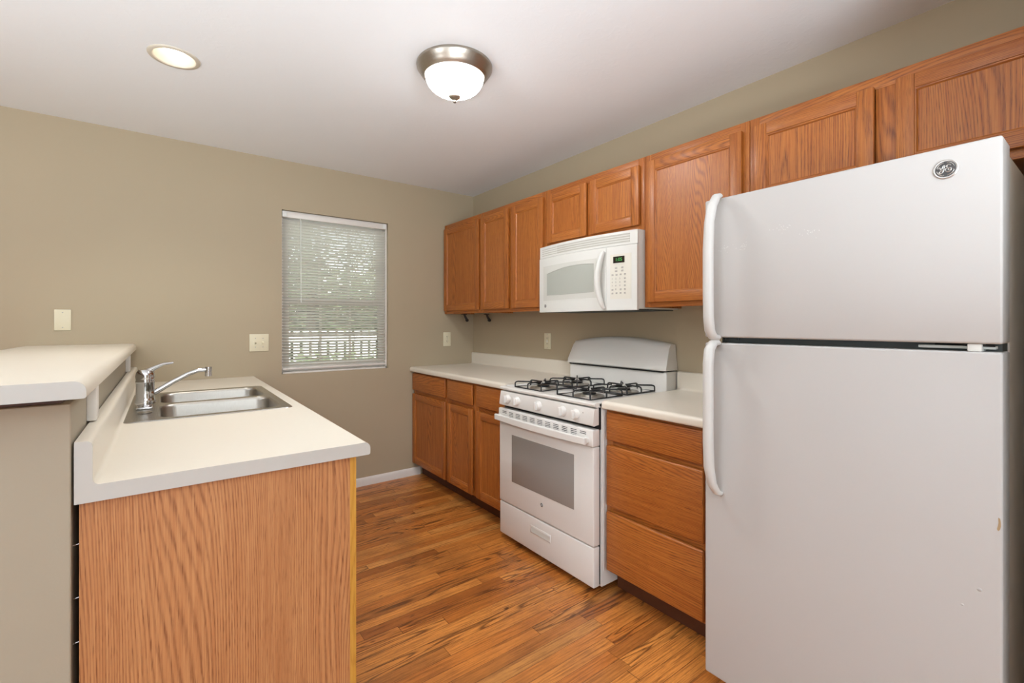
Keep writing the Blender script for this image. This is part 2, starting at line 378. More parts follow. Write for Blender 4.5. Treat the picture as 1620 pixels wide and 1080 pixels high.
# mini blind
bl = thing('window_blind', (-1.212, -.0, wz0), 'white mini blind with narrow slats hanging closed inside the window', 'window blind')
hx0, hx1 = wx0+.004, wx1-.014
MB().box((hx0, .004, 2.040), (hx1, .044, 2.078), bev=.002).build('head_rail', 'wall_trim', bl)
for x in (hx0, hx1-.028): MB().box((x-.001, -.001, 2.042), (x+.029, .004, 2.082), bev=.0015).build('rail_bracket', 'plastic', bl)
sl = MB(); th = math.radians(41); z = .972; ns = 0
while z < 2.035:
    V = []; 
    for i in range(5):
        q = (i/4-.5)*.0255; cv = .0018*(1-(2*i/4-1)**2)
        y = .026+q*math.cos(th)+cv*math.sin(th); zz = z-q*math.sin(th)+cv*math.cos(th)
        V += [(hx0+.002, y, zz), (hx1-.002, y, zz)]
    V += [(x, y, zz-.0004) for x, y, zz in V]
    F = []
    for i in range(4): F += [[2*i, 2*i+1, 2*i+3, 2*i+2], [10+2*i, 12+2*i, 13+2*i, 11+2*i]]
    F += [[0, 10, 11, 1], [8, 9, 19, 18]]
    sl.add(V, F); z += .0213; ns += 1
sl.build('slats', 'blind', bl, smooth=60)
MB().box((hx0+.003, .014, .942), (hx1-.003, .040, .957), bev=.004).build('bottom_rail', 'wall_trim', bl)
lc = MB()
for x in (hx0+.105, (hx0+hx1)/2, hx1-.105):
    for y in (.0145, .0375): lc.tube([(x, y, .95), (x, y, 2.045)], .0007, 4)
lc.build('ladder_cords', 'wall_trim', bl)
MB().tube([(hx0+.118, .004, 2.046), (hx0+.120, -.004, 2.02), (hx0+.122, -.006, 1.43)], .0032, 8).build('tilt_wand', 'plastic', bl)

# outdoors
MB().box((-14, .4, -.5), (12, 30, -.35)).build('ground_lawn', 'grass', kind='structure', smooth=0)
fe = thing('yard_fence', (-.5, 4.2, -.35), 'white picket fence beyond the window behind the blind', 'fence')
fm = MB(); fm.box((-3.5, 4.2, .2), (4.5, 4.24, .28)).box((-3.5, 4.2, .98), (4.5, 4.24, 1.06))
x = -3.5
while x < 4.5: fm.box((x, 4.16, -.30), (x+.085, 4.20, 1.15)); x += .135
fm.build('pickets', 'fence', fe, smooth=0)
for x in (-3.5, -1.2, 1.1, 3.4): MB().box((x, 4.24, -.35), (x+.1, 4.34, 1.25)).build('fence_post', 'fence', fe, smooth=0)
sh = MB(); V = []; F = []
for k_ in range(5200):
    c = Vector((random.uniform(-4.5, 4.5), 3.2+random.gauss(0, .18), random.uniform(-.35, .80+.07*math.sin(k_*1.7))))
    e1 = Vector((random.gauss(0, 1), random.gauss(0, 1), random.gauss(0, 1))).normalized()*.07; e2 = e1.orthogonal().normalized()*.05
    i = len(V); V += [c-e1, c+e2, c+e1, c-e2]; F.append([i, i+1, i+2, i+3])
sh.add(V, F); sh.build('shrub_row', 'leaf', base=(0, 3.2, -.35), smooth=0, kind='stuff', label='low row of green shrubs before the white fence behind the window', category='shrubs')
def tree(x, y, h, r, label):
    tr_ = thing('tree', (x, y, -.35), label, 'tree', 'trees beyond the window')
    m_ = MB(); m_.tube([(x, y, -.35), (x+.05, y, h*.3), (x-.05, y, h*.6), (x, y, h*.9)], [.16, .12, .09, .03], 9)
    for k_ in range(9):
        a = random.uniform(0, 2*PI); z0 = h*random.uniform(.25, .7); rr_ = r*random.uniform(.5, .9)
        m_.tube([(x, y, z0), (x+math.cos(a)*rr_*.5, y+math.sin(a)*rr_*.5, z0+.5), (x+math.cos(a)*rr_, y+math.sin(a)*rr_, z0+random.uniform(.2, 1.0))], [.05, .03, .012], 5)
    m_.build('trunk', 'bark', tr_)
    V = []; F = []
    for k_ in range(2600):
        a = random.uniform(0, 2*PI); ph = math.acos(random.uniform(-1, 1)); q = r*random.uniform(.35, 1)**.5
        c = Vector((x+q*math.sin(ph)*math.cos(a), y+q*math.sin(ph)*math.sin(a), h*.62+q*.9*math.cos(ph)))
        e1 = Vector((random.gauss(0, 1), random.gauss(0, 1), random.gauss(0, 1))).normalized()*.085; e2 = e1.orthogonal().normalized()*.05
        i = len(V); V += [c-e1, c+e2, c+e1, c-e2]; F.append([i, i+1, i+2, i+3])
    m_ = MB(); m_.add(V, F); m_.build('foliage', 'leaf', tr_, smooth=0, kind='stuff')
tree(-.9, 7.6, 4.6, 1.7, 'leafy tree seen through the upper left of the blind'); tree(3.4, 7.5, 4.2, 1.7, 'leafy tree seen through the upper right of the blind'); tree(-5.6, 9.5, 5.0, 1.8, 'leafy tree farthest left behind the window blind')

tree(1.3, 11.5, 6.2, 2.4, 'tall dense tree in the second row behind the window blind'); tree(-3.6, 13.5, 6.5, 2.6, 'tall spreading tree far behind the lower left of the blind')
hg_ = MB(); V = []; F = []
for k_ in range(9000):
    c = Vector((random.uniform(-9, 9), 19.5+random.gauss(0, .5), -.4+random.uniform(0, 1)**1.0*(3.6+.7*math.sin(k_*.37))))
    e1 = Vector((random.gauss(0, 1), random.gauss(0, 1), random.gauss(0, 1))).normalized()*.22; e2 = e1.orthogonal().normalized()*.15
    i = len(V); V += [c-e1, c+e2, c+e1, c-e2]; F.append([i, i+1, i+2, i+3])
hg_.add(V, F); hg_.build('hedge', 'leaf', base=(0, 19.5, -.35), smooth=0, kind='stuff', label='dense green hedge along the back of the yard behind the window', category='hedge')

# ------------------------------------------------------------------ cabinets
def door(mb, u0, u1, d, z0, z1, fw=.050, th=.019):
    o1 = None
    zr = lambda: None
    mb.box((u0, d, z0), (u0+fw, d+th, z1), 2, .0045).box((u1-fw, d, z0), (u1, d+th, z1), 2, .0045)
    mb.box((u0+fw-.001, d, z0), (u1-fw+.001, d+th-.0003, z0+fw), 0, .0045).box((u0+fw-.001, d, z1-fw), (u1-fw+.001, d+th-.0003, z1), 0, .0045)
    # inner bead and recessed flat panel
    b = .009; pd = d+th-.010
    A = [(u0+fw-.002, z0+fw-.002), (u1-fw+.002, z0+fw-.002), (u1-fw+.002, z1-fw+.002), (u0+fw-.002, z1-fw+.002)]
    B = [(u0+fw+b, z0+fw+b), (u1-fw-b, z0+fw+b), (u1-fw-b, z1-fw-b), (u0+fw+b, z1-fw-b)]
    for i in range(4):
        j = (i+1) % 4; g = 0 if i in (0, 2) else 2
        V = [(A[i][0], d+th-.0035, A[i][1]), (A[j][0], d+th-.0035, A[j][1]), (B[j][0], pd-.001, B[j][1]), (B[i][0], pd-.001, B[i][1])]
        M_ = [((V[0][k]+V[3][k])/2+(0, .0022, 0)[k]) for k in range(3)]; M2 = [((V[1][k]+V[2][k])/2+(0, .0022, 0)[k]) for k in range(3)]
        mb.add([V[0], V[1], M2, M_, V[2], V[3]], [[0, 1, 2, 3], [3, 2, 4, 5]], g)
    mb.box((u0+fw-.004, d+.002, z0+fw-.004), (u1-fw+.004, pd, z1-fw+.004), 2)
def slab(mb, u0, u1, d, z0, z1, th=.019): mb.box((u0, d, z0), (u1, d+th, z1), 0, .007, 3)

def cabinet(frame, u0, u1, depth, z0, z1, doors, drawers, label, group, base, toe=False, stiles=(), rails=(), name='wall_cabinet', cat='cabinet', hgt=None):
    r = thing(name, base, label, cat, group)
    b = MB(frame); e = .0012; u0 += e; u1 -= e
    # carcass: sides, floor, top, back
    b.box((u0, .002, z0), (u0+.016, depth-.019, z1), 2).box((u1-.016, .002, z0), (u1, depth-.019, z1), 2)
    b.box((u0+.016, .002, z0+.016), (u1-.016, depth-.019, z0+.028), 0).box((u0+.016, .002, z1-.016), (u1-.016, depth-.019, z1), 0).box((u0+.016, .002, z0+.028), (u1-.016, .010, z1-.016), 0)
    b.build('carcass', 'oak', r)
    f = MB(frame)                                   # face frame
    f.box((u0, depth-.019, z0), (u0+.038, depth, z1), 2, .0012).box((u1-.038, depth-.019, z0), (u1, depth, z1), 2, .0012)
    f.box((u0+.038, depth-.019, z1-.045), (u1-.038, depth-.0002, z1), 0, .0012).box((u0+.038, depth-.019, z0), (u1-.038, depth-.0002, z0+.034), 0, .0012)
    for s_ in stiles: f.box((s_-.03, depth-.019, z0+.034), (s_+.03, depth-.0004, z1-.045), 2, .0012)
    for s_ in rails: f.box((u0+.038, depth-.019, s_-.02), (u1-.038, depth-.0009, s_+.02), 0, .0012)
    f.build('face_frame', 'oak', r)
    for d_ in doors:
        m_ = MB(frame); door(m_, d_[0], d_[1], depth+.001, d_[2], d_[3]); m_.build('door', 'oak', r, smooth=30)
    for d_ in drawers:
        m_ = MB(frame); slab(m_, d_[0], d_[1], depth+.001, d_[2], d_[3]); m_.build('drawer', 'oak', r, smooth=30)
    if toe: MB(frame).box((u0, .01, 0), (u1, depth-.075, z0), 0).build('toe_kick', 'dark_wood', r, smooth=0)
    return r
UD = .300; ZB, ZT = 1.360, 2.134; DB, DT = 1.384, 2.097
G1 = 'oak wall cabinets along the right wall'
cabinet('R', .003, .593, UD, ZB, ZT, [(.022, .576, DB, DT)], [], 'oak wall cabinet with one wide door against the far wall', G1, (-.15, -.3, ZB))
cabinet('R', .593, 1.361, UD, ZB, ZT, [(.611, .966, DB, DT), (1.004, 1.345, DB, DT)], [], 'tall oak wall cabinet with two doors just left of the microwave', G1, (-.15, -.98, ZB), stiles=(.985,))
cabinet('R', 1.361, 2.130, UD, 1.760, ZT, [(1.385, 1.730, 1.788, DT), (1.760, 2.105, 1.788, DT)], [], 'short two-door oak wall cabinet directly above the microwave', G1, (-.15, -1.75, 1.76), stiles=(1.745,))
cabinet('R', 2.130, 2.665, UD, ZB, ZT, [(2.153, 2.638, DB, DT)], [], 'tall single-door oak wall cabinet between microwave and refrigerator', G1, (-.15, -2.4, ZB))
cabinet('R', 2.665, 3.590, UD, 1.755, ZT, [(2.689, 3.097, 1.783, DT), (3.156, 3.565, 1.783, DT)], [], 'wide two-door oak wall cabinet over the refrigerator', G1, (-.15, -3.1, 1.755), stiles=(3.127,))
G2 = 'oak base cabinets along the right wall'
BD = .590; BT = .874
cabinet('R', .003, .587, BD, .105, BT, [(.008, .569, .112, .692)], [(.008, .567, .722, .862)], 'oak base cabinet in the corner against the far wall', G2, (-.3, -.3, 0), toe=True, rails=(.707,), name='base_cabinet')
cabinet('R', .587, 1.365, BD, .105, BT, [(.605, .948, .112, .692), (1.004, 1.350, .112, .692)], [(.605, .948, .722, .862), (1.004, 1.350, .722, .862)], 'oak base cabinet with two drawers over two doors beside the gas range', G2, (-.3, -.98, 0), toe=True, stiles=(.976,), rails=(.707,), name='base_cabinet')
cabinet('R', 2.131, 2.665, BD, .105, BT, [], [(2.143, 2.634, .728, .862), (2.143, 2.636, .420, .706), (2.143, 2.636, .115, .394)], 'oak base cabinet of three drawers between range and refrigerator', G2, (-.3, -2.4, 0), toe=True, rails=(.717, .407), name='base_cabinet')
# peninsula cabinets: oak laminate end panel towards the camera
pc = thing('sink_base_cabinet', (-2.12, -1.1, 0), 'peninsula base cabinet under the sink with pale oak laminate end panel', 'cabinet')
b = MB(); b.box((-2.430, -2.200, .0), (-1.830, -2.188, .874)); b.box((-2.430, -.014, 0), (-1.830, -.002, .874)); b.box((-2.430, -2.188, 0), (-2.420, -.014, .874)).box((-2.420, -2.188, .105), (-1.830, -.014, .117))
b.build('carcass', 'laminate_oak', pc)
MB().box((-2.431, -2.213, .001), (-1.8285, -2.2005, .8745)).build('end_panel', 'laminate_oak', pc, smooth=0, label='flat oak laminate end panel with vertical grain')
f = MB('P'); dd = .620
f.box((.003, dd-.019, .105), (.04, dd, .874), 2).box((2.160, dd-.019, .105), (2.2125, dd, .874), 2).box((.04, dd-.019, .84), (2.16, dd-.0002, .874), 0).box((.04, dd-.019, .105), (2.16, dd-.0002, .135), 0).box((.04, dd-.019, .69), (2.16, dd-.0004, .72), 0)
for s_ in (.56, 1.09, 1.62): f.box((s_-.03, dd-.019, .135), (s_+.03, dd-.0006, .84), 2)
f.build('face_frame', 'raw_oak', pc)
for q in ((.02, .545), (.575, 1.075), (1.105, 1.605), (1.635, 2.17)):
    m_ = MB('P'); door(m_, q[0]+.01, q[1]-.01, dd-.001-.0, .112, .692); m_.build('door', 'oak', pc, smooth=30)
    m_ = MB('P'); slab(m_, q[0]+.01, q[1]-.01, dd-.001, .722, .862); m_.build('drawer', 'oak', pc, smooth=30)
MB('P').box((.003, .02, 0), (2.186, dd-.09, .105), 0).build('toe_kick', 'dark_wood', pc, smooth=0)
for z in (.44, .56, .66, .78): MB().tube([(-2.4425, -2.208, z), (-2.4305, -2.208, z+.002)], .0012, 5).build('nail', 'chrome', pc)

# ------------------------------------------------------------------ counters
def arc(cx, cy, r, a0, a1, n=6): return [(cx+r*math.cos(math.radians(a0+(a1-a0)*i/n)), cy+r*math.sin(math.radians(a0+(a1-a0)*i/n))) for i in range(n+1)]
CT, CB = .914, .876
def counter_poly(back, front, bsw, bst):    # (d, z) profile, d outwards
    r1 = .016
    return [(back, CB), (front-.004, CB)]+arc(front-.006, CB+.006, .006, -70, 0, 3)+arc(front-.018, CT-.018, .018, 0, 90, 7)+arc(back+bsw+.013, CT+.013, .013, 270, 180, 5)+arc(back+bsw-.012, bst-.012, .012, 0, 90, 5)+[(back, bst)]
PR = counter_poly(.0, .628, .020, 1.014)
def rcounter(u0, u1, label, base):
    m_ = MB('R'); m_.prism(PR, 0, u0, u1)
    return m_.build('countertop', 'laminate', base=base, label=label, category='countertop', smooth=30, group='cream laminate countertops on the right wall')
rcounter(.002, 1.362, 'cream laminate countertop with backsplash from the corner to the gas range', (-.3, -.7, CB))
rcounter(2.133, 2.700, 'short cream laminate countertop with backsplash between range and refrigerator', (-.3, -2.4, CB))
# peninsula
XB, XF = -2.438, -1.771
prof = [(XB+d, z) for d, z in counter_poly(0, XF-XB, .031, 1.014)]
# front/back split for the sink cut-out
SX0, SX1, SY0, SY1 = -2.385, -1.848, -1.432, -.618
m_ = MB(); m_.prism(prof, 1, -2.226, SY0); m_.prism(prof, 1, SY1, -.002)
fp = [(SX1, CB), (XF-.004, CB)]+[(XF-.006+.006*math.cos(math.radians(a)), CB+.006+.006*math.sin(math.radians(a))) for a in (-70, -35, 0)]+[(XF-.018+.018*math.cos(math.radians(a)), CT-.018+.018*math.sin(math.radians(a))) for a in range(0, 91, 13)]+[(SX1, CT)]
m_.prism(fp, 1, SY0, SY1)
bp_ = [(XB, CB), (SX0, CB), (SX0, CT)]+arc(XB+.031+.013, CT+.013, .013, 270, 180, 5)+arc(XB+.031-.012, 1.002, .012, 0, 90, 5)+[(XB, 1.014)]
m_.prism(bp_, 1, SY0, SY1)
pct = m_.build('countertop', 'laminate', base=(-2.1, -1.1, CB), label='long cream laminate peninsula countertop with backsplash holding the sink', category='countertop', smooth=30)
MB().prism(prof, 1, -2.2272, -2.2261).build('end_cap', 'endcap_shaded', pct, label='laminate end cap with its shade painted in grey')
# bar top
bt = [(-2.900, 1.155-.038), (-2.412-.004, 1.155-.038)]+arc(-2.412-.005, 1.155-.033, .005, -70, 0, 3)+arc(-2.412-.022, 1.155-.022, .022, 0, 90, 7)+arc(-2.900+.022, 1.155-.022, .022, 90, 180, 6)
m_ = MB(); m_.prism(bt, 1, -2.282, -.002)
for v in m_.bm.verts:
    if v.co.y < -2.2: v.co.y += -(-2.412-v.co.x)*.07
bar = m_.build('bar_top', 'laminate', base=(-2.65, -1.1, 1.117), label='raised cream laminate bar top on the half wall left of the sink', category='bar top', smooth=30)
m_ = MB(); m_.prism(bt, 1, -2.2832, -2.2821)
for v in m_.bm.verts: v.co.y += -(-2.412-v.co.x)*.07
m_.build('end_cap', 'endcap_shaded', bar, label='laminate end cap with its shade painted in grey')
# pine blocks between wall and bar
MB().box((-2.4428, -1.965, 1.018), (-2.424, -1.90, 1.1165), bev=.001).build('support_block', 'wall_trim', base=(-2.43, -1.93, 1.02), label='near white support block on the half wall under the bar edge', category='support block', group='support blocks under the bar')
MB().box((-2.4428, -.40, 1.018), (-2.424, -.345, 1.1165), bev=.001).build('support_block', 'wall_trim', base=(-2.43, -.37, 1.02), label='far small white support block under the bar edge by the far wall', category='support block', group='support blocks under the bar')
MB().box((-2.60, -2.20, 1.1005), (-2.46, -.01, 1.1165)).build('shim_board', 'dark_wood', base=(-2.53, -1.1, 1.10), label='thin dark board between the half wall and the bar top', category='board', smooth=0)

# ------------------------------------------------------------------ sink and faucet
def rrect(x0, y0, x1, y1, r, n=6):
    P = []
    for cx, cy, a in ((x1-r, y1-r, 0), (x0+r, y1-r, 90), (x0+r, y0+r, 180), (x1-r, y0+r, 270)):
        P += [(cx+r*math.cos(math.radians(a+90*i/n)), cy+r*math.sin(math.radians(a+90*i/n))) for i in range(n+1)]
    return P
sink = thing('kitchen_sink', (-2.117, -1.025, CT), 'stainless steel double-bowl drop-in sink in the peninsula countertop', 'sink')
ZR = CT+.0035
outer = rrect(-2.398, -1.450, -1.828, -.600, .030); inner = rrect(-2.388, -1.440, -1.838, -.610, .024)
bowls = [rrect(-2.296, -1.405, -1.862, -1.048, .062), rrect(-2.296, -1.004, -1.862, -.645, .062)]
m_ = MB(); k = len(outer)
V = [(x, y, CT+.0006) for x, y in outer]+[(x, y, ZR) for x, y in rrect(-2.396, -1.448, -1.830, -.602, .029)]+[(x, y, ZR-.001) for x, y in inner]
F = []
for rw in (0, 1):
    for i in range(k): j = (i+1) % k; F.append([rw*k+i, rw*k+j, (rw+1)*k+j, (rw+1)*k+i])
m_.add(V, F)
t = bmesh.new(); ed = []
for lp in [inner]+bowls:
    vs = [t.verts.new((x, y, ZR-.001)) for x, y in lp]; ed += [t.edges.new((vs[i], vs[(i+1) % len(vs)])) for i in range(len(vs))]
bmesh.ops.triangle_fill(t, edges=ed, use_beauty=True); t.verts.index_update()
m_.add([v.co.copy() for v in t.verts], [[v.index for v in f_.verts] for f_ in t.faces]); t.free()
m_.build('rim', 'steel', sink)
for (x0, y0, x1, y1) in ((-2.296, -1.405, -1.862, -1.048), (-2.296, -1.004, -1.862, -.645)):
    rings = [(0, 0, ZR-.001, .062), (.003, 0, ZR-.004, .060), (.006, 0, ZR-.014, .058), (.016, 0, CT-.14, .055), (.030, 0, CT-.172, .045), (.055, 0, CT-.180, .03)]
    V = []; F = []
    for ins, _, z, rr_ in rings: V += [(x, y, z) for x, y in rrect(x0+ins, y0+ins, x1-ins, y1-ins, rr_)]
    for rw in range(len(rings)-1):
        for i in range(k): j = (i+1) % k; F.append([rw*k+i, rw*k+j, (rw+1)*k+j, (rw+1)*k+i])
    b_ = len(V)-k; V.append(((x0+x1)/2, (y0+y1)/2, CT-.184)); F += [[b_+i, b_+(i+1) % k, len(V)-1] for i in range(k)]
    m_ = MB(); m_.add(V, F); bw = m_.build('bowl', 'steel', sink, smooth=50)
    cyl(MB(), ((x0+x1)/2, (y0+y1)/2, CT-.181), .042, 0, .003).build('drain', 'chrome', bw)
fa = thing('kitchen_faucet', (-2.344, -1.03, CT+.003), 'chrome single-lever faucet with swivel spout on the sink deck', 'faucet')
fx, fy, fz = -2.344, -1.03, CT+.003
m_ = MB(); m_.box((fx-.028, fy-.125, fz), (fx+.028, fy+.125, fz+.010), bev=.0045, seg=3); m_.build('base_plate', 'chrome', fa)
MB().lathe([(0, .008), (.037, .008), (.038, .018), (.035, .030), (.033, .036), (.033, .098), (.0345, .101), (.0345, .108), (.033, .112), (.0335, .118)], (fx, fy, fz)).build('body', 'chrome', fa)
cap = MB(); cap.lathe([(0, .118), (.0335, .118), (.0345, .130), (.032, .146), (.022, .158), (0, .163)], (fx, fy, fz)); 
lv = cap.build('handle_cap', 'chrome', fa)
MB().tube([(fx-.012, fy, fz+.140), (fx+.012, fy-.002, fz+.150), (fx+.035, fy-.004, fz+.166), (fx+.065, fy-.006, fz+.180), (fx+.100, fy-.008, fz+.184)], [.024, .019, .0115, .0085, .006], 12, flat=.8).build('lever', 'chrome', fa)
MB().tube([(fx+.012, fy+.002, fz+.045), (fx+.035, fy+.005, fz+.056), (fx+.100, fy+.01, fz+.098), (fx+.155, fy+.015, fz+.128), (fx+.195, fy+.02, fz+.142), (fx+.226, fy+.02, fz+.143), (fx+.236, fy+.02, fz+.140)], [.014, .012, .0105, .010, .010, .0105, .011], 14).build('spout', 'chrome', fa)
cyl(MB(), (fx+.234, fy+.02, fz+.112), .0145, 0, .044, n=20).build('aerator', 'chrome', fa)
MB().lathe([(0, .001), (.024, .001), (.024, .004), (.018, .007), (0, .008)], (fx+.004, fy-.215, fz)).build('sink_hole_cover', 'steel', base=(fx, fy-.215, fz), label='small round steel hole cover on the sink deck nearest the camera', category='hole cover')

# ------------------------------------------------------------------ gas range
RU0, RU1 = 1.369, 2.128; rc = (RU0+RU1)/2
rg = thing('gas_range', (-.35, -rc, 0), 'white freestanding gas range with black grates and grey oven window', 'range')
b = MB('R'); b.box((RU0, .03, .030), (RU1, .622, .886), bev=.004)
for u in (RU1,): 
    b.box((RU1-.002, .60, .10), (RU1+.0012, .612, .84), bev=.001); b.box((RU1-.002, .50, .15), (RU1+.0012, .575, .42), bev=.001); b.box((RU1-.002, .50, .47), (RU1+.0012, .575, .80), bev=.001)
b.build('body', 'enamel', rg)
for u in (RU0+.05, RU1-.05):
    for d in (.08, .56): cyl(MB('R'), (u, d, 0), .016, 0, .031).build('foot', 'black', rg)
MB('R').box((RU0+.004, .622, .775), (RU1-.004, .640, .882)).box((RU0+.01, .622, .04), (RU1-.01, .632, .775)).build('front_gap', 'void', rg, smooth=0)
# cooktop
ct = MB('R'); ct.prism([(.030, .882), (.655, .882), (.668, .886)]+arc(.664, .896, .008, 0, 90, 4)+[(.640, .9055), (.632, .8985), (.075, .8985), (.066, .9055), (.030, .9055)], 0, RU0-.0005, RU1+.0005)
ct.box((RU0-.0005, .066, .882), (RU0+.020, .640, .9055), bev=.003).box((RU1-.020, .066, .882), (RU1+.0005, .640, .9055), bev=.003).box((rc-.035, .08, .894), (rc+.035, .63, .9005), bev=.002)
ct.build('cooktop', 'enamel', rg)
# control panel: leaning face with rounded lower edge
cp = MB('R'); cp.prism([(.640, .800), (.668, .796)]+arc(.672, .803, .007, -90, 0, 3)+[(.668, .877), (.640, .879)], 0, RU0+.002, RU1-.002)
cpo = cp.build('control_panel', 'enamel', rg)
for u in (1.452, 1.541, 1.729, 1.918, 2.010):
    kz = .838; kd = .6735
    m_ = MB('R'); m_.lathe([(0, 0), (.0255, 0), (.0255, .004), (.0225, .009), (.021, .018), (.018, .021), (0, .021)], (u, kd, kz), 28, 1)
    m_.box((u-.0075, kd+.014, kz-.0215), (u+.0075, kd+.033, kz+.0215), bev=.0045, seg=3)
    m_.build('knob', 'enamel', rg)
MB('R').box((1.402, .6725, .836), (1.408, .6735, .842)).build('indicator_mark', 'ink', cpo, smooth=0); MB('R').box((2.052, .6725, .848), (2.058, .6735, .852)).build('indicator_mark', 'ink', cpo, smooth=0)
# oven door
od = MB('R'); od.box((RU0+.001, .634, .232), (RU1-.001, .676, .697), bev=.005, seg=3); od.box((RU0, .634, .699), (RU1, .684, .779), bev=.006, seg=3)
odo = od.build('oven_door', 'enamel', rg)
MB('R').box((1.492, .6755, .368), (1.998, .6775, .637), bev=.0006).build('oven_window', 'oven_glass', odo, label='grey glass oven window')
vs_ = MB('R')
for i in range(11):
    u = RU0+.042+i*.0635
    if i in (0, 10): rows = (0, 1)
    else: rows = (0, 1, 2, 3)
    vs_ = MB('R')
    for r_ in rows: vs_.box((u, .6835, .7625-r_*.0085), (u+.040, .6846, .7655-r_*.0085))
    vs_.build('vent_slot', 'void', odo, smooth=0)
hd = MB('R')
hd.strip(RU0+.002, RU1-.022, lambda u: .712-.004*math.sin(PI*(u-RU0)/.76), lambda u: .745, lambda u: .700, lambda u: .716+.012*math.sin(PI*(u-RU0)/.76), 20)
hd.box((RU0+.002, .680, .715), (RU0+.03, .702, .742)).box((RU1-.050, .680, .715), (RU1-.024, .702, .742))
ho = hd.build('handle', 'enamel', odo, smooth=40)
mod = ho.modifiers.new('bevel', 'BEVEL'); mod.width = .004; mod.segments = 3; mod.limit_method = 'ANGLE'; mod.angle_limit = math.radians(50)
# storage drawer
sd = MB('R'); sd.box((RU0+.002, .634, .038), (RU1-.002, .674, .226), bev=.005, seg=3); sdo = sd.build('storage_drawer', 'enamel', rg)
pl = MB('R'); pl.box((1.660, .6735, .137), (1.826, .6765, .179), bev=.001); plo = pl.build('pull_frame', 'enamel', sdo)
MB('R').prism([(.6760, .144), (.6782, .144), (.6768, .156), (.6766, .170), (.6760, .170)], 0, 1.668, 1.818).build('pull_recess', 'mw_recess', plo)
# backguard
bgm = MB('R'); bgm.box((RU0+.012, .004, .886), (RU1-.002, .108, 1.012), bev=.006, seg=3); bgo = bgm.build('backguard', 'enamel', rg)
MB('R').box((RU0+.016, .010, 1.010), (RU1-.020, .116, 1.020)).build('backguard_vent', 'void', bgo, smooth=0)
hp = MB('R'); nn = 24; V = []; F = []; U0, U1 = RU0-.006, RU1-.002
for i in range(nn+1):
    tt = i/nn; u = U0+(U1-U0)*tt; e = max(0, 1-abs(2*tt-1)**6) ; crown = 1.160+.036*(1-(2*tt-1)**2)
    pin = .020*(abs(2*tt-1)**10)
    sec = [(.006, 1.0195), (.124-pin*.5, 1.0195), (.132-pin, 1.026), (.128-pin, 1.045), (.088-pin, crown-.022), (.072-pin, crown-.006), (.052, crown), (.006, crown)]
    ue = u + (.018 if i == 0 else 0)*0
    for j, (d, z) in enumerate(sec):
        uu = u
        if j >= 4: uu = U0+(U1-U0)*(.5+(tt-.5)*(1-.035*(z-1.03)/.13))
        V.append((uu, d, z))
q = 8
for i in range(nn):
    for j in range(q): F.append([i*q+j, i*q+(j+1) % q, (i+1)*q+(j+1) % q, (i+1)*q+j])
F += [list(range(q))[::-1], [nn*q+j for j in range(q)]]
hp.add(V, F); hp.build('backguard_hood', 'enamel', bgo, smooth=50)
# burners and grates
for bu in (1.565, 1.932):
    for bd in (.500, .225):
        m_ = MB('R'); m_.lathe([(.082, .8995), (.076, .9045), (.060, .9015), (.042, .9005), (.040, .9085), (.034, .910), (0, .910)], (bu, bd, 0), 36); bo = m_.build('burner', 'burner_metal', rg)
        MB('R').lathe([(0, .9095), (.033, .9095), (.036, .912), (.036, .9165), (.032, .9185), (0, .919)], (bu, bd, 0), 30).build('burner_cap', 'black', bo)
        g = MB('R'); a = .118; zb = .9045; zt = .936; rr_ = .0042
        g.tube([(bu-a, bd-a, zb), (bu+a, bd-a, zb), (bu+a, bd+a, zb), (bu-a, bd+a, zb)], rr_, 8, close=True)
        for sx, sy in ((-1, -1), (1, -1), (1, 1), (-1, 1)):
            g.tube([(bu+sx*a, bd+sy*a, zb), (bu+sx*a, bd+sy*a, zt-.010), (bu+sx*(a-.004), bd+sy*(a-.004), zt-.003), (bu+sx*(a-.012), bd+sy*(a-.012), zt), (bu+sx*.046, bd+sy*.046, zt)], rr_, 8)
        for sx, sy in ((1, 0), (-1, 0), (0, 1), (0, -1)):
            g.tube([(bu+sx*a, bd+sy*a, zb), (bu+sx*a, bd+sy*a, zt-.010), (bu+sx*(a-.004), bd+sy*(a-.004), zt-.003), (bu+sx*(a-.012), bd+sy*(a-.012), zt), (bu+sx*.060, bd+sy*.060, zt), (bu+sx*.030, bd+sy*.030, zt-.004), (bu+sx*.014, bd+sy*.014, zt+.002)], [rr_, rr_, rr_, rr_, rr_*1.1, rr_*1.9, rr_*.7], 8, flat=1.0)
        g.build('grate', 'black', rg, smooth=60)
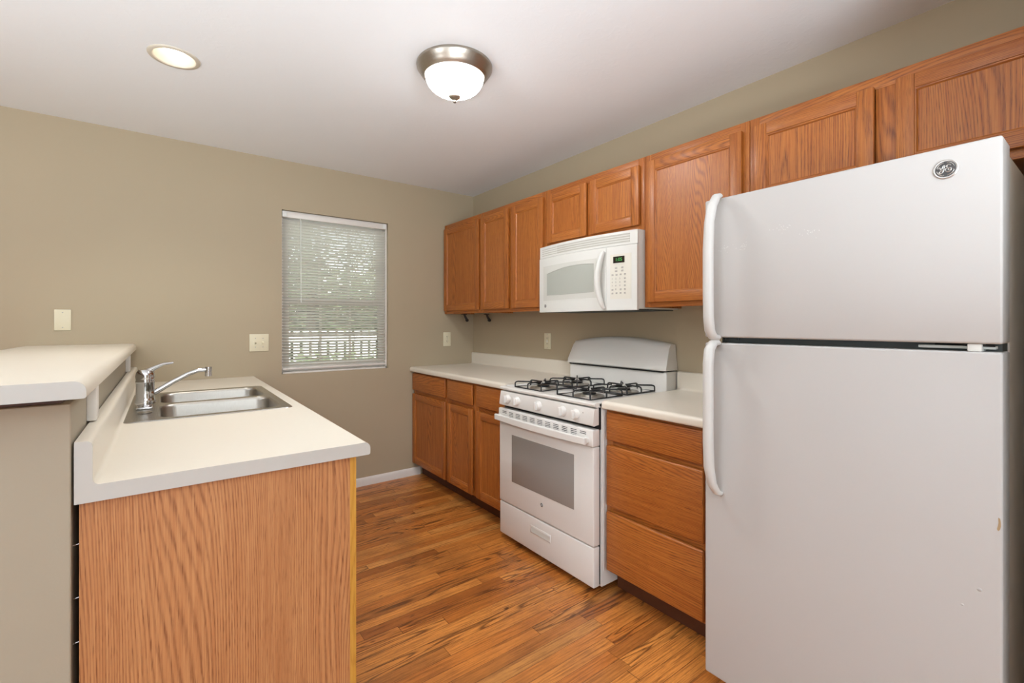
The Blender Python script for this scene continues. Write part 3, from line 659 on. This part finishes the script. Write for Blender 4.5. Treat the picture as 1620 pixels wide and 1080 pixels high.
# round emblem builder (script monogram in a ring with swooshes)
def emblem(frame, u, d, z, r, parent, full=True):
    e = MB(frame); e.lathe([(0, 0), (r, 0), (r*1.0, r*.10), (r*.92, r*.16), (r*.84, r*.13), (0, r*.13)], (u, d, z), 40, 1); eo = e.build('badge', 'badge_rim', parent, label='small round silver badge with a script monogram')
    e = MB(frame); e.lathe([(0, r*.131), (r*.82, r*.131), (r*.80, r*.15), (0, r*.15)], (u, d, z), 40, 1); e.build('badge_face', 'badge_dark', eo)
    if not full: return
    s = MB(frame); dd = d+r*.155
    def st(pts, w=.045):
        w *= 1.5
        q_ = [Vector((a_, b_)) for a_, b_ in pts]; q_ = [q_[0]]+q_+[q_[-1]]; sm = []
        for i in range(1, len(q_)-2):
            for k_ in range(5):
                t_ = k_/5; a_, b_, c_, d_ = q_[i-1:i+3]
                sm.append(.5*((2*b_)+(c_-a_)*t_+(2*a_-5*b_+4*c_-d_)*t_**2+(3*b_-a_-3*c_+d_)*t_**3))
        sm.append(q_[-1]); P = [(u+x*r*.80, dd, z+y*r*.80) for x, y in sm]; s.tube(P, [r*w*(.6+.7*math.sin(PI*(i+.5)/len(P))) for i in range(len(P))], 6, flat=.6)
    st([(-.62, .10), (-.66, .22), (-.56, .26), (-.46, .10), (-.50, -.02), (-.34, .10), (-.26, .34), (-.14, .46), (-.06, .36), (-.12, .14), (-.24, -.06)], .05)
    st([(-.24, .40), (-.16, .10), (-.20, -.22), (-.34, -.46), (-.52, -.50), (-.60, -.36), (-.46, -.20), (-.20, -.10), (.02, .06)], .055)
    st([(.50, .36), (.44, .48), (.26, .50), (.12, .34), (.16, .16), (.30, .10)], .05)
    st([(.30, .10), (.06, .04), (-.02, -.16), (.10, -.36), (.34, -.40), (.54, -.22), (.54, -.02), (.38, .04), (.26, -.08), (.32, -.18), (.40, -.12)], .055)
    for a in (100, 190, 280, 10):
        st([(.86*math.cos(math.radians(a+k_*9)), .86*math.sin(math.radians(a+k_*9))) for k_ in range(8)]+[(.76*math.cos(math.radians(a+70)), .76*math.sin(math.radians(a+70)))], .04)
    s.build('monogram', 'badge_rim', eo)
emblem('R', 1.755, .6758, .315, .0115, odo)

# ------------------------------------------------------------------ over-the-range microwave
MU0, MU1 = 1.366, 2.1285
mw = thing('microwave_oven', (-.2, -1.75, 1.35), 'white over-the-range microwave with arched window under the short cabinet', 'microwave')
b = MB('R'); b.box((MU0, .004, 1.353), (MU1, .345, 1.7585), bev=.002); b.build('body', 'plastic', mw)
MB('R').box((MU0+.02, .02, 1.346), (MU1-.02, .33, 1.3535), bev=.002).build('bottom_tray', 'dkgrey', mw)
fd = lambda u: .360+.042*(1-((u-(MU0+MU1)/2)/((MU1-MU0)/2))**2)
back = lambda u: .345
g = MB('R'); g.strip(MU0, MU1, lambda u: 1.686, lambda u: 1.757, back, lambda u: fd(u)-.004, 24); go = g.build('vent_grille', 'plastic', mw, smooth=40)
gg = MB('R')
for r_ in range(4):
    z = 1.7385-r_*.0125
    gg.strip(MU0+.03, MU0+.19, lambda u: z-.0022, lambda u: z+.0022, lambda u: fd(u)-.006, lambda u: fd(u)-.0032, 6)
    gg.strip(MU0+.195, MU1-.042, lambda u: z-.0035, lambda u: z+.0035, lambda u: fd(u)-.006, lambda u: fd(u)-.0032, 14)
gg.build('louvers', 'louver', go)
for r_ in range(0): pass
lou = MB('R')
for r_ in range(4):
    z = 1.7385-r_*.0125
    lou.strip(MU0+.195, MU1-.042, lambda u: z+.0035, lambda u: z+.0046, lambda u: fd(u)-.006, lambda u: fd(u)-.0030, 14)
lou.build('louver_gap', 'gasket', go)
DS = 1.950
dr = MB('R'); dr.strip(MU0, DS-.001, lambda u: 1.347-.0*u, lambda u: 1.6835, back, fd, 20); dro = dr.build('door', 'plastic', mw, smooth=40)
rc_ = MB('R'); rc_.strip(1.412, 1.895, lambda u: 1.412, lambda u: 1.638, lambda u: fd(u)-.003, lambda u: fd(u)+.0012, 20); rc_.build('window_surround', 'plastic', dro)
rc_ = MB('R'); rc_.strip(1.418, 1.889, lambda u: 1.418, lambda u: 1.632, lambda u: fd(u)-.003, lambda u: fd(u)+.0016, 20); rc_.build('window_recess', 'mw_recess', dro)
def arch(u, a=1.459, b_=1.868, lo=1.572, rise=.038):
    t_ = (u-a)/(b_-a); return lo+rise*math.sin(PI*min(1, max(0, (t_*.60+.08))))
wn = MB('R'); wn.strip(1.459, 1.868, lambda u: 1.450-.003*math.sin(PI*(u-1.459)/.41), arch, lambda u: fd(u)-.003, lambda u: fd(u)+.0024, 24); wn.build('window', 'mw_glass', dro, label='grey arched microwave window')
wn = MB('R')
pts = [(1.459+.409*i/24, 0) for i in range(25)]
P = [(u, fd(u)+.0026, arch(u)) for u, _ in pts]; wn.tube(P, .0014, 5)
wn.build('window_trim', 'gasket', dro)
h = MB('R'); hp_ = []
for i in range(17):
    t_ = i/16; z = 1.662-.305*t_; bow = math.sin(PI*t_); hp_.append((1.938-.020*bow, fd(1.93)+.004+.030*bow**.7, z))
h.tube(hp_, [.008+.0065*math.sin(PI*i/16)**.5 for i in range(17)], 12, flat=1.2); h.build('handle', 'plastic', dro, smooth=60)
emblem('R', 1.439, fd(1.439)+.0002, 1.386, .011, dro)
pn = MB('R'); pn.strip(DS+.001, MU1, lambda u: 1.347, lambda u: 1.6835, back, fd, 8); pno = pn.build('control_panel', 'plastic', mw, smooth=40)
pn = MB('R'); pn.strip(1.975, 2.098, lambda u: 1.405, lambda u: 1.640, lambda u: fd(u)-.002, lambda u: fd(u)+.0008, 6); kp = pn.build('keypad', 'mw_recess', pno)
M['keypad'] = plain('keypad_white', S(222, 219, 206), .4, noise=.01); kp.data.materials[0] = M['keypad']
pn = MB('R'); pn.strip(1.994, 2.060, lambda u: 1.594, lambda u: 1.628, lambda u: fd(u)-.001, lambda u: fd(u)+.0016, 4); pn.build('display', 'display', pno)
def text(s_, size, name, mat, u, z, parent, frame='R', d=None, align='CENTER'):
    c = bpy.data.curves.new('txt', 'FONT'); c.body = s_; c.size = size; c.align_x = align; c.align_y = 'CENTER'; c.extrude = .0002
    o = bpy.data.objects.new('txt', c); COL.objects.link(o); bpy.context.view_layer.update()
    me = bpy.data.meshes.new_from_object(o.evaluated_get(bpy.context.evaluated_depsgraph_get()))
    bpy.data.objects.remove(o); bpy.data.curves.remove(c)
    m_ = MB(frame); V = [(u+v.co.x, (d if d is not None else fd(u+v.co.x))+.002+v.co.z, z+v.co.y) for v in me.vertices]
    m_.add(V, [list(p.vertices) for p in me.polygons]); bpy.data.meshes.remove(me)
    return m_.build(name, mat, parent, smooth=0)
text('1:05', .024, 'clock_digits', 'green', 2.027, 1.611, pno)
lines = MB('R')
for row, (z, us) in enumerate([(1.571, (2.008, 2.044)), (1.554, (2.008, 2.044)), (1.535, (1.988, 2.012, 2.036, 2.060))]):
    for u in us:
        w_ = .022 if len(us) == 2 else .017
        for dz in (0, -.005): lines.box((u-w_/2+.001, fd(u)+.0008, z+dz-.0012), (u+w_/2, fd(u)+.0014, z+dz+.0012))
for z, us in ((1.455, (1.988, 2.036, 2.060)), (1.436, (1.988, 2.012, 2.036, 2.060)), (1.512, (2.060,)), (1.494, (2.060,)), (1.475, (2.060,))):
    for u in us:
        for dz in (.002, -.003): lines.box((u-.0075, fd(u)+.0008, z+dz-.0013), (u+.0075, fd(u)+.0014, z+dz+.0013))
lines.build('key_legends', 'ink', pno, smooth=0)
for i, ch in enumerate('1234567890'):
    r_, c_ = divmod(i, 3)
    if ch == '0': r_, c_ = 3, 1
    text(ch, .012, 'key_digit', 'ink', 1.988+c_*.024-(.002 if c_ else 0), 1.512-r_*.0185, pno)

# ------------------------------------------------------------------ refrigerator
FU0, FU1 = 2.728, 3.455; FD = .752
rf = thing('refrigerator', (-.4, -3.09, 0), 'white top-freezer refrigerator with long handles on its left edge', 'refrigerator')
M['fridge_side'] = plain('fridge_side_enamel', S(206, 200, 190), .42, noise=.03)
MB('R').box((FU0+.006, .030, .020), (FU1-.004, .612, 1.692), bev=.004).build('cabinet', 'fridge_side', rf)
MB('R').box((FU0+.02, .612, .06), (FU1-.018, .650, 1.216), bev=.004).box((FU0+.02, .612, 1.226), (FU1-.018, .650, 1.690), bev=.004).build('gasket', 'gasket', rf)
MB('R').box((FU0+.03, .60, 1.205), (FU1-.008, .690, 1.232)).build('divider_strip', 'dkgrey', rf, smooth=0)
fz = MB('R'); fz.box((FU0, .648, 1.230), (FU1, FD, 1.708), bev=.006, seg=4); fzo = fz.build('freezer_door', 'fridge', rf)
fd2 = MB('R'); fd2.box((FU0, .648, .055), (FU1, FD, 1.211), bev=.006, seg=4); fdo = fd2.build('fridge_door', 'fridge', rf)
MB('R').box((FU0+.01, .60, .005), (FU1-.01, .66, .050)).build('kick_grille', 'dkgrey', rf, smooth=0)
for u in (FU0+.06, FU1-.06):
    for d in (.08, .56): cyl(MB('R'), (u, d, 0), .02, 0, .022).build('foot', 'black', rf)
def handle(pts, parent):
    h = MB('R'); n_ = len(pts); V = []; F = []
    sec = [(-.016, -.002), (-.017, .006), (-.012, .013), (-.003, .017), (.006, .016), (.013, .010), (.016, .001), (.012, -.005), (0, -.006)]
    q = len(sec)
    for i, (u, d, z, sc_) in enumerate(pts):
        a = pts[max(0, i-1)]; b_ = pts[min(n_-1, i+1)]; tz = b_[2]-a[2]; td = b_[1]-a[1]; L = math.hypot(tz, td) or 1
        nz, nd = -td/L, tz/L
        if nd < 0: nz, nd = -nz, -nd
        for (su, sd_) in sec: V.append((u+su*sc_, d+sd_*sc_*nd, z+sd_*sc_*nz))
    for i in range(n_-1):
        for j in range(q): F.append([i*q+j, i*q+(j+1) % q, (i+1)*q+(j+1) % q, (i+1)*q+j])
    F += [list(range(q)), [(n_-1)*q+j for j in range(q)]]
    h.add(V, F); o = h.build('handle', 'handle', parent, smooth=70)
    return o
hu = FU0+.044
handle([(hu+.012, FD+.002, 1.712, .7), (hu+.010, FD+.018, 1.706, .95), (hu+.006, FD+.036, 1.676, 1.05), (hu+.002, FD+.047, 1.62, 1.05), (hu, FD+.050, 1.53, 1.1), (hu, FD+.050, 1.40, 1.1), (hu, FD+.048, 1.30, 1.1), (hu, FD+.040, 1.255, 1.1), (hu+.002, FD+.026, 1.236, 1.0), (hu+.004, FD+.004, 1.232, .9)], fzo)
ho = handle([(hu+.004, FD+.004, 1.208, .9), (hu+.002, FD+.026, 1.206, 1.0), (hu, FD+.042, 1.188, 1.1), (hu, FD+.050, 1.14, 1.1), (hu, FD+.050, 1.02, 1.1), (hu, FD+.050, .88, 1.1), (hu+.001, FD+.046, .79, 1.1), (hu+.004, FD+.034, .735, 1.0), (hu+.010, FD+.016, .705, .85), (hu+.014, FD+.002, .700, .7)], fdo)
MB('R').tube([(hu+.006, FD+.026, .7275), (hu+.0065, FD+.034, .7185)], .0045, 12).build('handle_screw', 'badge_rim', ho)
hg = MB('R'); hg.box((3.300, .655, 1.2165), (3.44, .720, 1.2235), bev=.001).box((3.395, .655, 1.2115), (3.42, .745, 1.2295), bev=.002); hg.build('hinge', 'plastic', rf)
MB('R').tube([(3.330, .700, 1.2255), (3.44, .735, 1.2255)], .003, 8).build('hinge_pin', 'black', rf)
cyl(MB('R'), (2.775, .700, 1.2225), .005, -.002, .004, n=12).build('plug', 'black', rf); cyl(MB('R'), (2.82, .700, 1.2225), .004, -.002, .004, n=12).build('plug', 'black', rf)
MB('R').box((FU1-.075, .56, 1.690), (FU1-.010, .700, 1.712), bev=.006).build('top_hinge_cover', 'plastic', rf)
emblem('R', 3.3585, FD-.0002, 1.6540, .0235, fzo)
m_ = MB('R'); m_.prism([(3.4475, .834), (3.4505, .832), (3.4515, .826), (3.4520, .815), (3.4500, .806), (3.4475, .803), (3.4455, .807), (3.4470, .814), (3.4480, .822)], 1, FD-.0012, FD+.0004)
m_.build('paint_chip', 'chip', fdo, smooth=0)
for u, z, r_ in ((3.417, .655, .0048), (3.388, .606, .0032), (3.2, .56, .0015)):
    MB('R').lathe([(0, r_*.35), (r_*.6, r_*.3), (r_, 0), (r_*.9, -.001)], (u, FD-.0002, z), 14, 1).build('paint_blister', 'fridge', fdo)
sf = MB('R')
for cu, cz in ((2.985, 1.573), (3.06, 1.545), (2.86, 1.53), (2.80, 1.535)):
    for k_ in range(16):
        uu = cu+random.gauss(0, .012); zz = cz+random.gauss(0, .008); L_ = random.uniform(.001, .003); a = random.uniform(0, PI)
        sf.box((uu-.0006, FD-.0004, zz-.0005), (uu+.0006+abs(math.cos(a))*L_*.3, FD+.00015, zz+.0005+abs(math.sin(a))*L_*.3))
sf.build('adhesive_residue', 'plastic', fzo, smooth=0, kind='stuff')

# ------------------------------------------------------------------ wall plates
def plate(frame, u0, u1, z0, z1, base, name, label, cat, kind):
    r = thing(name, base, label, cat); w_ = (u0+u1)/2; h_ = (z0+z1)/2
    p_ = MB(frame); p_.box((u0, .0004, z0), (u1, .0065, z1), bev=.0028, seg=2); po = p_.build('cover_plate', 'ivory', r)
    def screw(u, z): cyl(MB(frame), (u, .0063, z), .0032, 0, .0010, 1, 12).build('screw', 'gasket', r)
    if kind == 'blank': screw(w_, z0+.017); screw(w_, z1-.017)
    if kind == 'switch2':
        for du in (-.023, .023):
            t_ = MB(frame); t_.prism([(.0060, h_-.010), (.0180, h_+.002), (.0170, h_+.010), (.0060, h_+.006)] if du < 0 else [(.0060, h_-.006), (.0170, h_-.010), (.0180, h_-.002), (.0060, h_+.010)], 0, w_+du-.005, w_+du+.005); t_.build('toggle', 'ivory', r)
            screw(w_+du, h_-.030); screw(w_+du, h_+.030)
    if kind == 'outlet':
        for dz in (-.0195, .0195):
            m_ = MB(frame); m_.prism([(w_+.0165*math.cos(k_*PI/12), min(max(h_+dz+.0165*math.sin(k_*PI/12), h_+dz-.013), h_+dz+.013)) for k_ in range(24)], 1, .006, .0085); so = m_.build('socket', 'ivory', r)
            s_ = MB(frame); s_.box((w_-.0075, .0084, h_+dz-.002), (w_-.0050, .0088, h_+dz+.007)).box((w_+.0050, .0084, h_+dz-.001), (w_+.0070, .0088, h_+dz+.007)); cyl(s_, (w_, .0084, h_+dz-.0075), .0022, 0, .0004, 1, 10); s_.build('slots', 'ivory_dk', so, smooth=0)
        screw(w_, h_)
    if kind == 'gfci':
        m_ = MB(frame); m_.box((w_-.0165, .006, h_-.033), (w_+.0165, .0085, h_+.033), bev=.001); so = m_.build('socket', 'ivory', r)
        s_ = MB(frame)
        for dz in (-.021, .021):
            s_.box((w_-.0075, .0084, h_+dz-.002), (w_-.0050, .0088, h_+dz+.006)).box((w_+.0050, .0084, h_+dz-.001), (w_+.0070, .0088, h_+dz+.006))
        s_.build('slots', 'ivory_dk', so, smooth=0)
        MB(frame).box((w_-.008, .0084, h_-.006), (w_+.008, .0098, h_-.001)).box((w_-.008, .0084, h_+.001), (w_+.008, .0098, h_+.006)).build('test_buttons', 'plastic', so, smooth=0)
        screw(w_, z0+.010); screw(w_, z1-.010)
    return r
plate('F', -2.772, -2.701, 1.238, 1.356, (-2.737, 0, 1.297), 'blank_wall_plate', 'blank ivory wall plate with two screws above the bar', 'wall plate', 'blank')
plate('F', -1.810, -1.690, 1.084, 1.204, (-1.75, 0, 1.144), 'light_switch', 'ivory double light switch left of the window', 'light switch', 'switch2')
plate('F', -.313, -.240, 1.078, 1.200, (-.276, 0, 1.139), 'wall_outlet', 'ivory duplex outlet on the far wall right of the window', 'outlet', 'outlet')
plate('R', 1.000, 1.074, 1.087, 1.205, (0, -1.037, 1.146), 'wall_outlet', 'ivory outlet with test buttons on the right wall left of the range', 'outlet', 'gfci')

# ------------------------------------------------------------------ paper towel holder arms under the corner cabinet
hk = thing('paper_towel_holder', (-.12, -.22, 1.36), 'pair of small black holder arms screwed under the corner wall cabinet', 'paper towel holder')
for (x, y, dy) in ((-.20, -.17, 1), (-.045, -.285, -1)):
    m_ = MB(); m_.box((x-.022, y-.012, 1.352), (x+.022, y+.012, 1.3595), bev=.002); m_.tube([(x, y, 1.355), (x+.008, y-.004, 1.335), (x+.022, y-.010, 1.308)], [.009, .010, .011], 10)
    m_.lathe([(0, -.008), (.013, -.008), (.014, 0), (.013, .008), (0, .008)], (x+.022, y-.010, 1.305), 16, 1); m_.build('holder_arm', 'bracket', hk)

# ------------------------------------------------------------------ ceiling lights
LX, LY = -1.225, -1.792
fl = thing('ceiling_light', (LX, LY, H), 'flush-mount ceiling light with brushed nickel ring and glowing alabaster bowl', 'ceiling light')
MB().lathe([(0, -.0005), (.168, -.0005), (.171, -.006), (.169, -.014), (.160, -.026), (.158, -.030), (.151, -.038), (.149, -.043), (.141, -.050), (.137, -.055), (.132, -.054), (.132, -.046), (0, -.040)], (LX, LY, H), 64).build('mounting_ring', 'nickel', fl, smooth=50)
pr = [(.131, -.047)]+[(.131*math.cos(math.radians(a)), -.052-.082*math.sin(math.radians(a))) for a in range(4, 88, 6)]+[(0, -.134)]
MB().lathe(pr, (LX, LY, H), 64).build('glass_bowl', 'dome', fl, smooth=80)
MB().lathe([(0, -.128), (.010, -.131), (.026, -.132), (.028, -.138), (.023, -.145), (.012, -.151), (.006, -.155), (.009, -.159), (.007, -.165), (0, -.167)], (LX, LY, H), 28).build('finial', 'nickel', fl, smooth=60)
cl = thing('recessed_light', (CAN[0], CAN[1], H), 'round recessed downlight with white trim near the far wall', 'ceiling light')
MB().lathe([(.076, -.001), (.079, -.0055), (.093, -.0045), (.096, -.001), (.096, .0), (.078, .0), (.076, -.001)], (CAN[0], CAN[1], H), 48).build('trim_ring', 'can_trim', cl, smooth=60)
cs_ = bpy.data.lights.new('downlight_beam', 'SPOT'); cs_.energy = 30; cs_.spot_size = math.radians(128); cs_.spot_blend = .5; cs_.shadow_soft_size = .045; cs_.color = (1, .97, .90)
co_ = bpy.data.objects.new('downlight_beam', cs_); co_.location = (CAN[0], CAN[1], H+.014); COL.objects.link(co_)
MB().lathe([(.077, 0), (.072, .05), (.062, .10), (.060, .125), (0, .127)], (CAN[0], CAN[1], H), 48).build('reflector', 'can_trim', cl, smooth=60)
MB().lathe([(0, .020), (.026, .021), (.040, .026), (.046, .036), (.040, .070), (.022, .110), (0, .124)], (CAN[0], CAN[1], H), 36).build('bulb', 'bulb', cl, smooth=60)

for o in bpy.data.objects:
    if '_w' in o: del o['_w']
